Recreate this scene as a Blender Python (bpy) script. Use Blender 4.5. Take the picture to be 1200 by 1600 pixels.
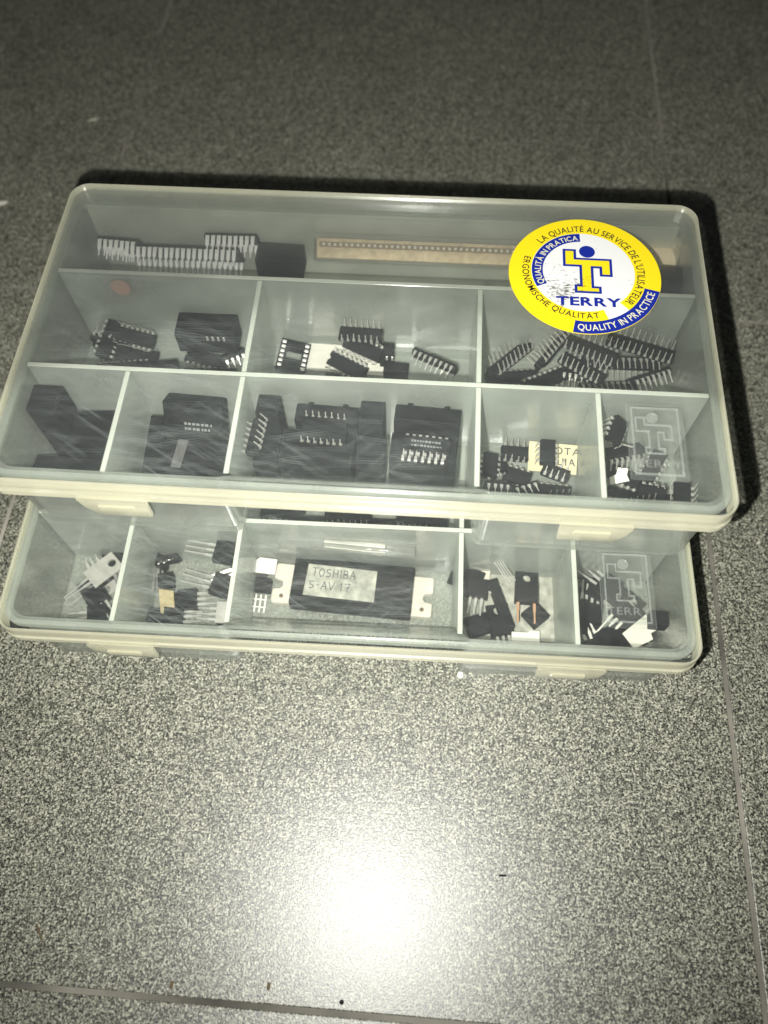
import bpy, bmesh, math, random
from mathutils import Vector, Matrix, Euler

# ------------------------------------------------------------------ camera, light, world
for o in list(bpy.data.objects):
    bpy.data.objects.remove(o)
SC = bpy.context.scene
COL = SC.collection
R = math.radians

cam_d = bpy.data.cameras.new('camera')
cam_d.sensor_fit = 'VERTICAL'
cam_d.sensor_height = 36.0
cam_d.lens = 28.675
cam_d.clip_start, cam_d.clip_end = 0.01, 50
cam = bpy.data.objects.new('camera', cam_d)
COL.objects.link(cam)
def rot3(a, b, c):
    return (Matrix.Rotation(c, 4, 'Z') @ Matrix.Rotation(b, 4, 'Y') @ Matrix.Rotation(a, 4, 'X'))
cam.matrix_world = Matrix.Translation((0.031697, -0.137220, 0.347599)) @ rot3(0.4715, 0.0139, 0.0738)
cam_d.dof.use_dof = True
cam_d.dof.focus_distance = 0.33
cam_d.dof.aperture_fstop = 6.0
SC.camera = cam

# the phone's own flash, beside its lens
fl = bpy.data.lights.new('phone_flash', 'SPOT')
fl.energy = 9.4
fl.shadow_soft_size = 0.0022
fl.spot_size = R(165)
fl.spot_blend = 1.0
fl.color = (1.0, 0.99, 0.93)
flo = bpy.data.objects.new('phone_flash', fl)
COL.objects.link(flo)
flo.matrix_world = Matrix.Translation((0.0125, -0.1435, 0.3250)) @ rot3(0.96, 0.0, 0.05)

W = bpy.data.worlds.new('World')
SC.world = W
W.use_nodes = True
W.node_tree.nodes['Background'].inputs[0].default_value = (0.9, 1.0, 0.96, 1)
W.node_tree.nodes['Background'].inputs[1].default_value = 0.02

SC.view_settings.view_transform = 'Standard'
SC.view_settings.look = 'None'
SC.view_settings.exposure = 0.0
SC.view_settings.gamma = 1.0
SC.cycles.max_bounces = 14
SC.cycles.diffuse_bounces = 4
SC.cycles.glossy_bounces = 4
SC.cycles.transmission_bounces = 10
SC.cycles.transparent_max_bounces = 64
SC.cycles.use_denoising = True
SC.cycles.sample_clamp_indirect = 4.0

MM = 0.001
rnd = random.Random(7)

# ------------------------------------------------------------------ materials
def nodes(name):
    m = bpy.data.materials.new(name)
    m.use_nodes = True
    nt = m.node_tree
    nt.nodes.clear()
    out = nt.nodes.new('ShaderNodeOutputMaterial')
    def N(t, **kw):
        n = nt.nodes.new(t)
        for k, v in kw.items():
            if k.startswith('i_'):
                n.inputs[k[2:].replace('_', ' ')].default_value = v
            elif isinstance(k, str):
                setattr(n, k, v)
        return n
    def L(a, b):
        nt.links.new(a, b)
    return m, nt, out, N, L

def ramp(N, stops, interp='LINEAR'):
    r = N('ShaderNodeValToRGB')
    r.color_ramp.interpolation = interp
    e = r.color_ramp.elements
    while len(e) < len(stops):
        e.new(0.5)
    for el, (p, c) in zip(e, stops):
        el.position = p
        el.color = (c, c, c, 1) if not isinstance(c, tuple) else (*c, 1)
    return r

def plain(name, col, rough=0.5, metal=0.0, noise=0.0, scale=400, spec=0.5, bump=0.0):
    m, nt, out, N, L = nodes(name)
    b = N('ShaderNodeBsdfPrincipled')
    b.inputs['Roughness'].default_value = rough
    b.inputs['Metallic'].default_value = metal
    b.inputs['Specular IOR Level'].default_value = spec
    tc = N('ShaderNodeTexCoord')
    nz = N('ShaderNodeTexNoise')
    nz.inputs['Scale'].default_value = scale
    nz.inputs['Detail'].default_value = 6
    L(tc.outputs['Object'], nz.inputs['Vector'])
    lo = tuple(c * (1 - noise) for c in col)
    hi = tuple(min(1, c * (1 + noise)) for c in col)
    r = ramp(N, [(0.3, lo), (0.7, hi)])
    L(nz.outputs['Fac'], r.inputs['Fac'])
    L(r.outputs['Color'], b.inputs['Base Color'])
    if bump:
        bp = N('ShaderNodeBump')
        bp.inputs['Strength'].default_value = bump
        bp.inputs['Distance'].default_value = 0.0002
        L(nz.outputs['Fac'], bp.inputs['Height'])
        L(bp.outputs['Normal'], b.inputs['Normal'])
    L(b.outputs[0], out.inputs[0])
    return m

def haze_plastic(name, o0, power=3.0, omax=0.95, col=(0.82, 0.84, 0.66), rough=0.16, scratch=0.0, cloud=0.25, gloss=1.0, back=0.45, tint=(0.983, 0.987, 0.98)):
    """milky polypropylene sheet: partly clear, partly scattering, denser where it is looked at edge-on"""
    m, nt, out, N, L = nodes(name)
    tr = N('ShaderNodeBsdfTransparent'); tr.inputs[0].default_value = (*tint, 1)
    df = N('ShaderNodeBsdfDiffuse'); df.inputs[0].default_value = (*col, 1)
    tl = N('ShaderNodeBsdfTranslucent'); tl.inputs[0].default_value = (*col, 1)
    sc = N('ShaderNodeMixShader'); sc.inputs[0].default_value = back
    L(df.outputs[0], sc.inputs[1]); L(tl.outputs[0], sc.inputs[2])
    lw = N('ShaderNodeLayerWeight'); lw.inputs['Blend'].default_value = 0.5
    pw = N('ShaderNodeMath', operation='POWER'); L(lw.outputs['Facing'], pw.inputs[0]); pw.inputs[1].default_value = power
    mr = N('ShaderNodeMapRange'); L(pw.outputs[0], mr.inputs[0])
    mr.inputs['To Min'].default_value = o0; mr.inputs['To Max'].default_value = omax
    tc = N('ShaderNodeTexCoord')
    nz = N('ShaderNodeTexNoise'); nz.inputs['Scale'].default_value = 38; nz.inputs['Detail'].default_value = 5
    L(tc.outputs['Object'], nz.inputs['Vector'])
    cl = N('ShaderNodeMapRange'); L(nz.outputs['Fac'], cl.inputs[0])
    cl.inputs['From Min'].default_value = 0.3; cl.inputs['From Max'].default_value = 0.7
    cl.inputs['To Min'].default_value = 1 - cloud; cl.inputs['To Max'].default_value = 1 + cloud
    mu = N('ShaderNodeMath', operation='MULTIPLY'); L(mr.outputs[0], mu.inputs[0]); L(cl.outputs[0], mu.inputs[1])
    fac = mu.outputs[0]
    gl = N('ShaderNodeBsdfGlossy'); gl.inputs['Roughness'].default_value = rough
    gl.inputs[0].default_value = (1, 1, 1, 1)
    if scratch:
        acc = None
        for ang, sx, thr in ((0.10, 24, 0.72), (-0.22, 20, 0.725), (0.55, 26, 0.73), (-0.05, 16, 0.72), (0.30, 30, 0.73), (-0.75, 34, 0.74)):
            mp = N('ShaderNodeMapping')
            mp.inputs['Rotation'].default_value = (0, 0, ang)
            mp2 = N('ShaderNodeMapping')
            mp2.inputs['Scale'].default_value = (sx, 3800, 1)
            mp2.inputs['Location'].default_value = (ang * 31, ang * 17, 0)
            L(tc.outputs['Object'], mp.inputs[0]); L(mp.outputs[0], mp2.inputs[0])
            s = N('ShaderNodeTexNoise'); s.inputs['Scale'].default_value = 1.0; s.inputs['Detail'].default_value = 1.0
            s.noise_dimensions = '2D'
            L(mp2.outputs[0], s.inputs['Vector'])
            q = N('ShaderNodeMapRange'); L(s.outputs['Fac'], q.inputs[0])
            q.inputs['From Min'].default_value = thr; q.inputs['From Max'].default_value = thr + 0.05
            q.inputs['To Max'].default_value = scratch
            if acc is None: acc = q.outputs[0]
            else:
                a = N('ShaderNodeMath', operation='MAXIMUM'); L(acc, a.inputs[0]); L(q.outputs[0], a.inputs[1]); acc = a.outputs[0]
        # scratches gather in one worn area, left of the middle towards the front, and thin out from it
        wn = N('ShaderNodeTexNoise'); wn.inputs['Scale'].default_value = 22; wn.inputs['Detail'].default_value = 2
        L(tc.outputs['Object'], wn.inputs['Vector'])
        vm = N('ShaderNodeVectorMath', operation='DISTANCE'); L(tc.outputs['Object'], vm.inputs[0]); vm.inputs[1].default_value = (-0.055, -0.052, 0.046)
        wd = N('ShaderNodeMapRange'); L(vm.outputs['Value'], wd.inputs[0]); wd.inputs['From Min'].default_value = 0.03; wd.inputs['From Max'].default_value = 0.10
        wd.inputs['To Min'].default_value = 0.22; wd.inputs['To Max'].default_value = -0.12
        ws = N('ShaderNodeMath', operation='ADD'); L(wn.outputs['Fac'], ws.inputs[0]); L(wd.outputs[0], ws.inputs[1])
        wm = N('ShaderNodeMapRange'); L(ws.outputs[0], wm.inputs[0]); wm.inputs['From Min'].default_value = 0.38; wm.inputs['From Max'].default_value = 0.66
        wx = N('ShaderNodeMath', operation='MULTIPLY'); L(acc, wx.inputs[0]); L(wm.outputs[0], wx.inputs[1])
        ad = N('ShaderNodeMath', operation='ADD', use_clamp=True); L(fac, ad.inputs[0]); L(wx.outputs[0], ad.inputs[1])
        fac = ad.outputs[0]
    mx = N('ShaderNodeMixShader'); L(fac, mx.inputs[0]); L(tr.outputs[0], mx.inputs[1]); L(sc.outputs[0], mx.inputs[2])
    fr = N('ShaderNodeFresnel'); fr.inputs['IOR'].default_value = 1.42
    fm = N('ShaderNodeMath', operation='MULTIPLY'); L(fr.outputs[0], fm.inputs[0]); fm.inputs[1].default_value = 0.5 * gloss
    bp = N('ShaderNodeBump'); bp.inputs['Strength'].default_value = 0.12; bp.inputs['Distance'].default_value = 0.0005
    nb = N('ShaderNodeTexNoise'); nb.inputs['Scale'].default_value = 120; nb.inputs['Detail'].default_value = 3
    L(tc.outputs['Object'], nb.inputs['Vector']); L(nb.outputs['Fac'], bp.inputs['Height']); L(bp.outputs['Normal'], gl.inputs['Normal'])
    fx = N('ShaderNodeMixShader'); L(fm.outputs[0], fx.inputs[0]); L(mx.outputs[0], fx.inputs[1]); L(gl.outputs[0], fx.inputs[2])
    L(fx.outputs[0], out.inputs[0])
    return m

def floor_material():
    m, nt, out, N, L = nodes('speckled_stone_tile')
    b = N('ShaderNodeBsdfPrincipled')
    tc = N('ShaderNodeTexCoord')
    src = tc.outputs['Object']
    n1 = N('ShaderNodeTexNoise'); n1.inputs['Scale'].default_value = 1300; n1.inputs['Detail'].default_value = 3; n1.inputs['Roughness'].default_value = 0.65
    n2 = N('ShaderNodeTexVoronoi'); n2.inputs['Scale'].default_value = 1230
    n3 = N('ShaderNodeTexNoise'); n3.inputs['Scale'].default_value = 18; n3.inputs['Detail'].default_value = 4
    for n in (n1, n2, n3): L(src, n.inputs['Vector'])
    mixv = N('ShaderNodeMath', operation='MULTIPLY_ADD')
    L(n2.outputs['Color'], mixv.inputs[0]); mixv.inputs[1].default_value = 0.34; L(n1.outputs['Fac'], mixv.inputs[2])
    r = ramp(N, [(0.50, (0.012, 0.012, 0.010)), (0.60, (0.078, 0.078, 0.061)), (0.72, (0.24, 0.24, 0.19)), (0.86, (0.60, 0.60, 0.48))])
    L(mixv.outputs[0], r.inputs['Fac'])
    lm = N('ShaderNodeMapRange'); L(n3.outputs['Fac'], lm.inputs[0]); lm.inputs['To Min'].default_value = 0.8; lm.inputs['To Max'].default_value = 1.2
    mc = N('ShaderNodeMix', data_type='RGBA', blend_type='MULTIPLY'); mc.inputs[0].default_value = 1.0
    L(r.outputs['Color'], mc.inputs[6]); L(lm.outputs[0], mc.inputs[7])
    L(mc.outputs[2], b.inputs['Base Color'])
    rr = N('ShaderNodeMapRange'); L(mixv.outputs[0], rr.inputs[0]); rr.inputs['From Min'].default_value = 0.45; rr.inputs['From Max'].default_value = 0.9
    rr.inputs['To Min'].default_value = 0.325; rr.inputs['To Max'].default_value = 0.425
    L(rr.outputs[0], b.inputs['Roughness'])
    b.inputs['Specular IOR Level'].default_value = 1.0
    b.inputs['Coat Weight'].default_value = 0.6
    b.inputs['Coat Roughness'].default_value = 0.39
    bp = N('ShaderNodeBump'); bp.inputs['Strength'].default_value = 0.6; bp.inputs['Distance'].default_value = 0.00016
    L(mixv.outputs[0], bp.inputs['Height']); L(bp.outputs['Normal'], b.inputs['Normal']); L(bp.outputs['Normal'], b.inputs['Coat Normal'])
    L(b.outputs[0], out.inputs[0])
    return m

def sticker_material(name, col, wear):
    """printed vinyl with rubbed, dirty specks that follow the print's left side"""
    m, nt, out, N, L = nodes(name)
    b = N('ShaderNodeBsdfPrincipled'); b.inputs['Roughness'].default_value = 0.42
    tc = N('ShaderNodeTexCoord')
    nz = N('ShaderNodeTexNoise'); nz.inputs['Scale'].default_value = 900; nz.inputs['Detail'].default_value = 5; nz.inputs['Roughness'].default_value = 0.7
    mp = N('ShaderNodeMapping'); mp.inputs['Rotation'].default_value = (0, 0, 0.6); mp.inputs['Scale'].default_value = (0.55, 1.2, 1)
    L(tc.outputs['Object'], mp.inputs[0]); L(mp.outputs[0], nz.inputs['Vector'])
    big = N('ShaderNodeTexNoise'); big.inputs['Scale'].default_value = 75; big.inputs['Detail'].default_value = 2
    L(tc.outputs['Object'], big.inputs['Vector'])
    sx = N('ShaderNodeSeparateXYZ'); L(tc.outputs['Object'], sx.inputs[0])
    # centre of the rubbed patch, in the sticker's own millimetres
    dx = N('ShaderNodeMath', operation='ADD'); L(sx.outputs['X'], dx.inputs[0]); dx.inputs[1].default_value = 0.0095
    dy = N('ShaderNodeMath', operation='ADD'); L(sx.outputs['Y'], dy.inputs[0]); dy.inputs[1].default_value = 0.009
    d2 = N('ShaderNodeMath', operation='MULTIPLY'); L(dx.outputs[0], d2.inputs[0]); L(dx.outputs[0], d2.inputs[1])
    e2 = N('ShaderNodeMath', operation='MULTIPLY_ADD'); L(dy.outputs[0], e2.inputs[0]); L(dy.outputs[0], e2.inputs[1]); L(d2.outputs[0], e2.inputs[2])
    rd = N('ShaderNodeMath', operation='SQRT'); L(e2.outputs[0], rd.inputs[0])
    pm = N('ShaderNodeMapRange'); L(rd.outputs[0], pm.inputs[0]); pm.inputs['From Min'].default_value = 0.002; pm.inputs['From Max'].default_value = 0.019
    pm.inputs['To Min'].default_value = 0.16; pm.inputs['To Max'].default_value = -0.06
    s1 = N('ShaderNodeMath', operation='ADD'); L(nz.outputs['Fac'], s1.inputs[0]); L(pm.outputs[0], s1.inputs[1])
    s2 = N('ShaderNodeMath', operation='MULTIPLY_ADD'); L(big.outputs['Fac'], s2.inputs[0]); s2.inputs[1].default_value = 0.35; L(s1.outputs[0], s2.inputs[2])
    r = ramp(N, [(0.79, 0.0), (0.90, wear)])
    L(s2.outputs[0], r.inputs['Fac'])
    mx = N('ShaderNodeMix', data_type='RGBA'); L(r.outputs['Color'], mx.inputs[0])
    mx.inputs[6].default_value = (*col, 1); mx.inputs[7].default_value = (0.05, 0.042, 0.025, 1)
    L(mx.outputs[2], b.inputs['Base Color'])
    L(b.outputs[0], out.inputs[0])
    return m

M = {}
M['lid'] = haze_plastic('milky_lid_plastic', 0.028, 3.5, 0.9, col=(0.79, 0.85, 0.84), scratch=0.20, rough=0.2)
M['rim'] = haze_plastic('milky_rim_plastic', 0.27, 1.0, 0.97, col=(0.97, 0.94, 0.71), cloud=0.10, back=0.22, rough=0.22, gloss=2.0)
M['tray'] = haze_plastic('milky_tray_plastic', 0.26, 5.0, 0.3, col=(0.77, 0.82, 0.74), back=0.48)
M['divider'] = haze_plastic('milky_divider_plastic', 0.31, 3.0, 0.9, col=(0.79, 0.84, 0.77), back=0.45)
M['back_fill'] = haze_plastic('milky_back_fill_plastic', 0.36, 3.0, 0.9, col=(0.85, 0.88, 0.76), back=0.25)
M['edge'] = haze_plastic('divider_edge_plastic', 0.62, 1.0, 0.9, col=(0.88, 0.91, 0.80), cloud=0.1, back=0.2)
M['plate'] = haze_plastic('smooth_plate_plastic', 0.04, 2.6, 0.8, col=(0.78, 0.82, 0.79))
M['emboss'] = haze_plastic('embossed_line_plastic', 0.13, 2.0, 0.9, col=(0.78, 0.82, 0.78))
M['floor'] = floor_material()
M['grout'] = plain('brown_grey_grout', (0.24, 0.225, 0.19), 0.8, noise=0.8, scale=14, bump=0.6)
M['black'] = plain('black_epoxy', (0.011, 0.012, 0.013), 0.5, noise=0.25, scale=600, spec=0.14)
M['charcoal'] = plain('charcoal_plastic', (0.015, 0.0165, 0.017), 0.75, noise=0.3, scale=300, spec=0.12)
M['ink_grey'] = plain('pale_chip_print', (0.22, 0.23, 0.22), 0.6)
M['tin'] = plain('tinned_metal', (0.70, 0.69, 0.64), 0.36, 0.6, noise=0.15, scale=200)
M['lit_tin'] = plain('lit_tinned_metal', (0.95, 0.94, 0.88), 0.45, 0.1, noise=0.1)  # paler tin for the back row, flash brightness put into the colour
M['dull_metal'] = plain('dull_plated_tab', (0.52, 0.51, 0.46), 0.55, 0.3, noise=0.12, scale=250)
M['pale_metal'] = plain('pale_flange_metal', (0.72, 0.67, 0.57), 0.55, 0.1, noise=0.1, scale=150)
M['copper'] = plain('copper_coloured_metal', (0.74, 0.44, 0.26), 0.4, 0.5, noise=0.1)
M['gold'] = plain('brass_coloured_metal', (0.80, 0.66, 0.38), 0.45, 0.35, noise=0.15)
M['paper'] = plain('off_white_paper', (0.78, 0.76, 0.66), 0.85, noise=0.06, scale=150, bump=0.2)
M['yellow_paper'] = plain('cream_paper', (0.66, 0.60, 0.38), 0.85, noise=0.08, scale=150)
M['card'] = plain('brown_card', (0.92, 0.74, 0.50), 0.9, noise=0.16, scale=120, bump=0.3)
M['label'] = plain('aged_paper_label', (0.42, 0.42, 0.35), 0.85, noise=0.4, scale=220)
M['pen'] = plain('pencil_grey', (0.10, 0.10, 0.10), 0.7)
M['paper_ink'] = plain('faded_ink', (0.10, 0.10, 0.09), 0.7)
M['red'] = plain('hazed_red_plastic', (0.46, 0.30, 0.24), 0.6)  # dulled red: haze of the partition it shows through, put into the colour
M['white_plastic'] = plain('white_nylon', (0.80, 0.79, 0.70), 0.5)
M['brown'] = plain('brown_fleck', (0.15, 0.11, 0.06), 0.9)
M['tan'] = plain('tan_strip', (0.74, 0.60, 0.38), 0.5, 0.1, noise=0.2)
M['groove_brown'] = plain('brown_groove', (0.34, 0.26, 0.15), 0.7)
M['charcoal_light'] = plain('worn_grey_strip', (0.10, 0.10, 0.095), 0.7, noise=0.2)
M['lint'] = plain('pale_lint', (0.62, 0.60, 0.50), 0.9)
M['clear'] = haze_plastic('clear_film', 0.14, 1.6, 0.7, col=(0.9, 0.9, 0.85), rough=0.10, gloss=3.0, cloud=0.1)
M['yellow'] = sticker_material('sticker_yellow', (0.93, 0.74, 0.015), 0.676)
M['white'] = sticker_material('sticker_white', (0.84, 0.85, 0.84), 0.85)
M['blue'] = sticker_material('sticker_blue', (0.010, 0.026, 0.30), 0.30)
M['ink'] = plain('sticker_black_print', (0.02, 0.02, 0.022), 0.45)
M['cream_print'] = plain('sticker_pale_print', (0.86, 0.83, 0.56), 0.45)

# ------------------------------------------------------------------ mesh helpers (millimetres)
class MB:
    def __init__(s):
        s.v, s.f = [], []
    def add(s, vs, fs, mat=None):
        o = len(s.v)
        s.v += [tuple(mat @ Vector(p)) if mat else tuple(p) for p in vs]
        s.f += [tuple(i + o for i in f) for f in fs]
        return s
    def box(s, c, d, mat=None):
        x, y, z = (q / 2 for q in d)
        vs = [(c[0] + i * x, c[1] + j * y, c[2] + k * z) for k in (-1, 1) for j in (-1, 1) for i in (-1, 1)]
        return s.add(vs, [(0, 2, 3, 1), (4, 5, 7, 6), (0, 1, 5, 4), (2, 6, 7, 3), (0, 4, 6, 2), (1, 3, 7, 5)], mat)
    def loft(s, rings, cap0=True, cap1=True, mat=None):
        n = len(rings[0])
        vs = [p for r in rings for p in r]
        fs = []
        for k in range(len(rings) - 1):
            for i in range(n):
                j = (i + 1) % n
                fs.append((k * n + i, k * n + j, (k + 1) * n + j, (k + 1) * n + i))
        if cap0: fs.append(tuple(range(n - 1, -1, -1)))
        if cap1: fs.append(tuple((len(rings) - 1) * n + i for i in range(n)))
        return s.add(vs, fs, mat)
    def prism(s, poly, z0, z1, mat=None):
        return s.loft([[(x, y, z0) for x, y in poly], [(x, y, z1) for x, y in poly]], mat=mat)
    def tube(s, pts, r, n=6, mat=None):
        rings = []
        P = [Vector(p) for p in pts]
        for i, p in enumerate(P):
            t = (P[min(i + 1, len(P) - 1)] - P[max(i - 1, 0)]).normalized()
            a = Vector((0, 0, 1)) if abs(t.z) < 0.9 else Vector((1, 0, 0))
            u = t.cross(a).normalized(); w = t.cross(u)
            rr = r if not isinstance(r, (list, tuple)) else r[i]
            rings.append([tuple(p + rr * (math.cos(2 * math.pi * k / n) * u + math.sin(2 * math.pi * k / n) * w)) for k in range(n)])
        return s.loft(rings, mat=mat)
    def mesh(s, name, mat, bevel=0.0, seg=2, smooth=False, angle=40):
        me = bpy.data.meshes.new(name)
        me.from_pydata([tuple(c * MM for c in p) for p in s.v], [], s.f)
        bm = bmesh.new(); bm.from_mesh(me)
        bmesh.ops.recalc_face_normals(bm, faces=bm.faces)
        if bevel:
            es = [e for e in bm.edges if len(e.link_faces) == 2 and e.calc_face_angle(0) > R(35)]
            bmesh.ops.bevel(bm, geom=es, offset=bevel * MM, segments=seg, affect='EDGES', profile=0.6, clamp_overlap=True)
        if smooth:
            for f in bm.faces: f.smooth = True
        bm.to_mesh(me); bm.free()
        if smooth:
            try: me.set_sharp_from_angle(angle=R(angle))
            except Exception: pass
        me.materials.append(mat)
        return me

def link(name, me, parent=None, loc=None, rot=None):
    o = bpy.data.objects.new(name, me)
    COL.objects.link(o)
    if parent: o.parent = parent
    if loc: o.location = tuple(c * MM for c in loc)
    if rot: o.rotation_euler = rot
    return o
def tag(o, label, cat, group=None, kind=None):
    if label: o['label'] = label
    if cat: o['category'] = cat
    if group: o['group'] = group
    if kind: o['kind'] = kind
    return o
def copy_tree(o, parent=None):
    c = o.copy(); COL.objects.link(c)
    if parent: c.parent = parent
    for ch in list(o.children): copy_tree(ch, c)
    return c

def arc_poly(cx, cy, r, a0, a1, n):
    return [(cx + r * math.cos(R(a0 + (a1 - a0) * i / n)), cy + r * math.sin(R(a0 + (a1 - a0) * i / n))) for i in range(n + 1)]
def rounded(pts, radii, seg=6):
    """fillet each corner of a polygon; always the same number of points"""
    out = []
    n = len(pts)
    for i in range(n):
        p = Vector(pts[i]); a = Vector(pts[i - 1]); b = Vector(pts[(i + 1) % n])
        u = (a - p); w = (b - p)
        r = min(radii[i], u.length * 0.45, w.length * 0.45)
        p0 = p + u.normalized() * r; p1 = p + w.normalized() * r
        for k in range(seg + 1):
            t = k / seg
            # conic arc close to a circle
            q = ((1 - t) ** 2 * p0 + 2 * t * (1 - t) * 0.7071 * p + t * t * p1) / ((1 - t) ** 2 + 2 * t * (1 - t) * 0.7071 + t * t)
            out.append((q.x, q.y))
    return out
def rrect(x0, x1, y0, y1, r, seg=6):
    return rounded([(x0, y0), (x1, y0), (x1, y1), (x0, y1)], [r] * 4, seg)
def inset_poly(pts, d):
    n = len(pts); out = []
    area = sum(pts[i][0] * pts[(i + 1) % n][1] - pts[(i + 1) % n][0] * pts[i][1] for i in range(n))
    sg = 1 if area > 0 else -1
    for i in range(n):
        p = Vector(pts[i]); e0 = (p - Vector(pts[i - 1])).normalized(); e1 = (Vector(pts[(i + 1) % n]) - p).normalized()
        n0 = Vector((-e0.y, e0.x)) * sg; n1 = Vector((-e1.y, e1.x)) * sg
        k = d / max(0.3, 1 + n0.dot(n1))
        q = p + (n0 + n1) * k
        out.append((q.x, q.y))
    return out

_glyphs = {}
def glyph(ch, bold=0.0):
    key = (ch, bold)
    if key in _glyphs: return _glyphs[key]
    cu = bpy.data.curves.new('glyph', 'FONT'); cu.body = ch; cu.size = 1.0; cu.offset = bold; cu.resolution_u = 3
    o = bpy.data.objects.new('glyph', cu); COL.objects.link(o)
    dg = bpy.context.evaluated_depsgraph_get(); dg.update()
    me = o.evaluated_get(dg).to_mesh()
    vs = [(v.co.x, v.co.y) for v in me.vertices]; fs = [tuple(p.vertices) for p in me.polygons]
    o.evaluated_get(dg).to_mesh_clear()
    bpy.data.objects.remove(o); bpy.data.curves.remove(cu)
    _glyphs[key] = (vs, fs)
    return _glyphs[key]
_cap = None
def cap_height():
    global _cap
    if _cap is None: _cap = max(y for x, y in glyph('H')[0])
    return _cap
def layout(text, cap, bold, gap, xs=1.0):
    """[(char verts, faces, centre x)], total width, letters scaled to the cap height"""
    k = cap / cap_height(); x = 0; out = []
    for ch in text:
        if ch == ' ':
            x += 0.42 * cap * xs; continue
        if ch == 'Y' and x > 0: x -= 0.13 * cap * xs
        vs, fs = glyph(ch, bold)
        x0 = min(p[0] for p in vs); x1 = max(p[0] for p in vs)
        w = (x1 - x0) * k * xs
        out.append(([((p[0] - (x0 + x1) / 2) * k * xs, p[1] * k) for p in vs], fs, x + w / 2))
        x += w + gap * cap
    return out, x - gap * cap
def flat_text(text, cx, cy, cap, z, h, bold=0.0, gap=0.2, xs=1.0, rot=0.0):
    mb = MB(); lay, w = layout(text, cap, bold, gap, xs)
    c, s = math.cos(rot), math.sin(rot)
    for vs, fs, x in lay:
        P = [(x - w / 2 + a, b - cap / 2) for a, b in vs]
        P = [(cx + a * c - b * s, cy + a * s + b * c) for a, b in P]
        mb.add([(a, b, z) for a, b in P], fs)
        if h:
            n = len(P)
            mb.add([(a, b, z + h) for a, b in P], fs)
    return mb
def arc_text(text, cx, cy, r, a0, a1, cap, z, outward=True, bold=0.0):
    """letters spread along an arc from a0 to a1 degrees; outward: feet on the inner side"""
    mb = MB(); lay, w = layout(text, cap, bold, 0.16)
    for vs, fs, x in lay:
        a = R(a0 + (a1 - a0) * x / w)
        ct, st = math.cos(a), math.sin(a)
        xs = abs(R(a1 - a0)) * (r + cap / 2 * (1 if outward else -1)) / w
        pts = []
        for u, v in vs:
            u *= min(1.25, xs)
            if outward:   # right of the letter runs clockwise
                pts.append((cx + (r + v) * ct + u * st, cy + (r + v) * st - u * ct, z))
            else:
                pts.append((cx + (r - v) * ct - u * st, cy + (r - v) * st + u * ct, z))
        mb.add(pts, fs)
    return mb
def stroke(pts, w, z, mb, t=0.05):
    for (a, b) in zip(pts[:-1], pts[1:]):
        A, B = Vector(a), Vector(b); d = (B - A)
        if d.length < 1e-6: continue
        e = d.normalized(); nrm = Vector((-e.y, e.x)) * w / 2; e = e * w * 0.3
        q = [A - e - nrm, B + e - nrm, B + e + nrm, A - e + nrm]
        mb.add([(p.x, p.y, z) for p in q], [(0, 1, 2, 3)])

# ------------------------------------------------------------------ the floor
fl_root = bpy.data.objects.new('floor', MB().box((0, 0, -2.7), (3600, 3600, 4)).mesh('floor_grout', M['grout']))
COL.objects.link(fl_root)
fl_root['kind'] = 'structure'
T = 333.3; J = 1.0
tile_me = MB().prism(rrect(-T / 2 + J, T / 2 - J, -T / 2 + J, T / 2 - J, 1.2, 2), -2.4, 0).mesh('tile', M['floor'], bevel=0.45, seg=2)
for i in range(-4, 5):
    for j in range(-4, 6):
        t = link('tile', tile_me, fl_root, (i * T, j * T, 0))
        t.rotation_euler = (0, 0, R(90 * ((i * 3 + j * 5) % 4)))

# ------------------------------------------------------------------ organiser box
HB = 46.46          # one box, base to lid
BW, BD = 275.0 / 2, 152.4 / 2
XT, YF, YB = 133.2, -70.6, 67.0
ZT = HB - 1.75       # top of tray walls and dividers

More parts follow.
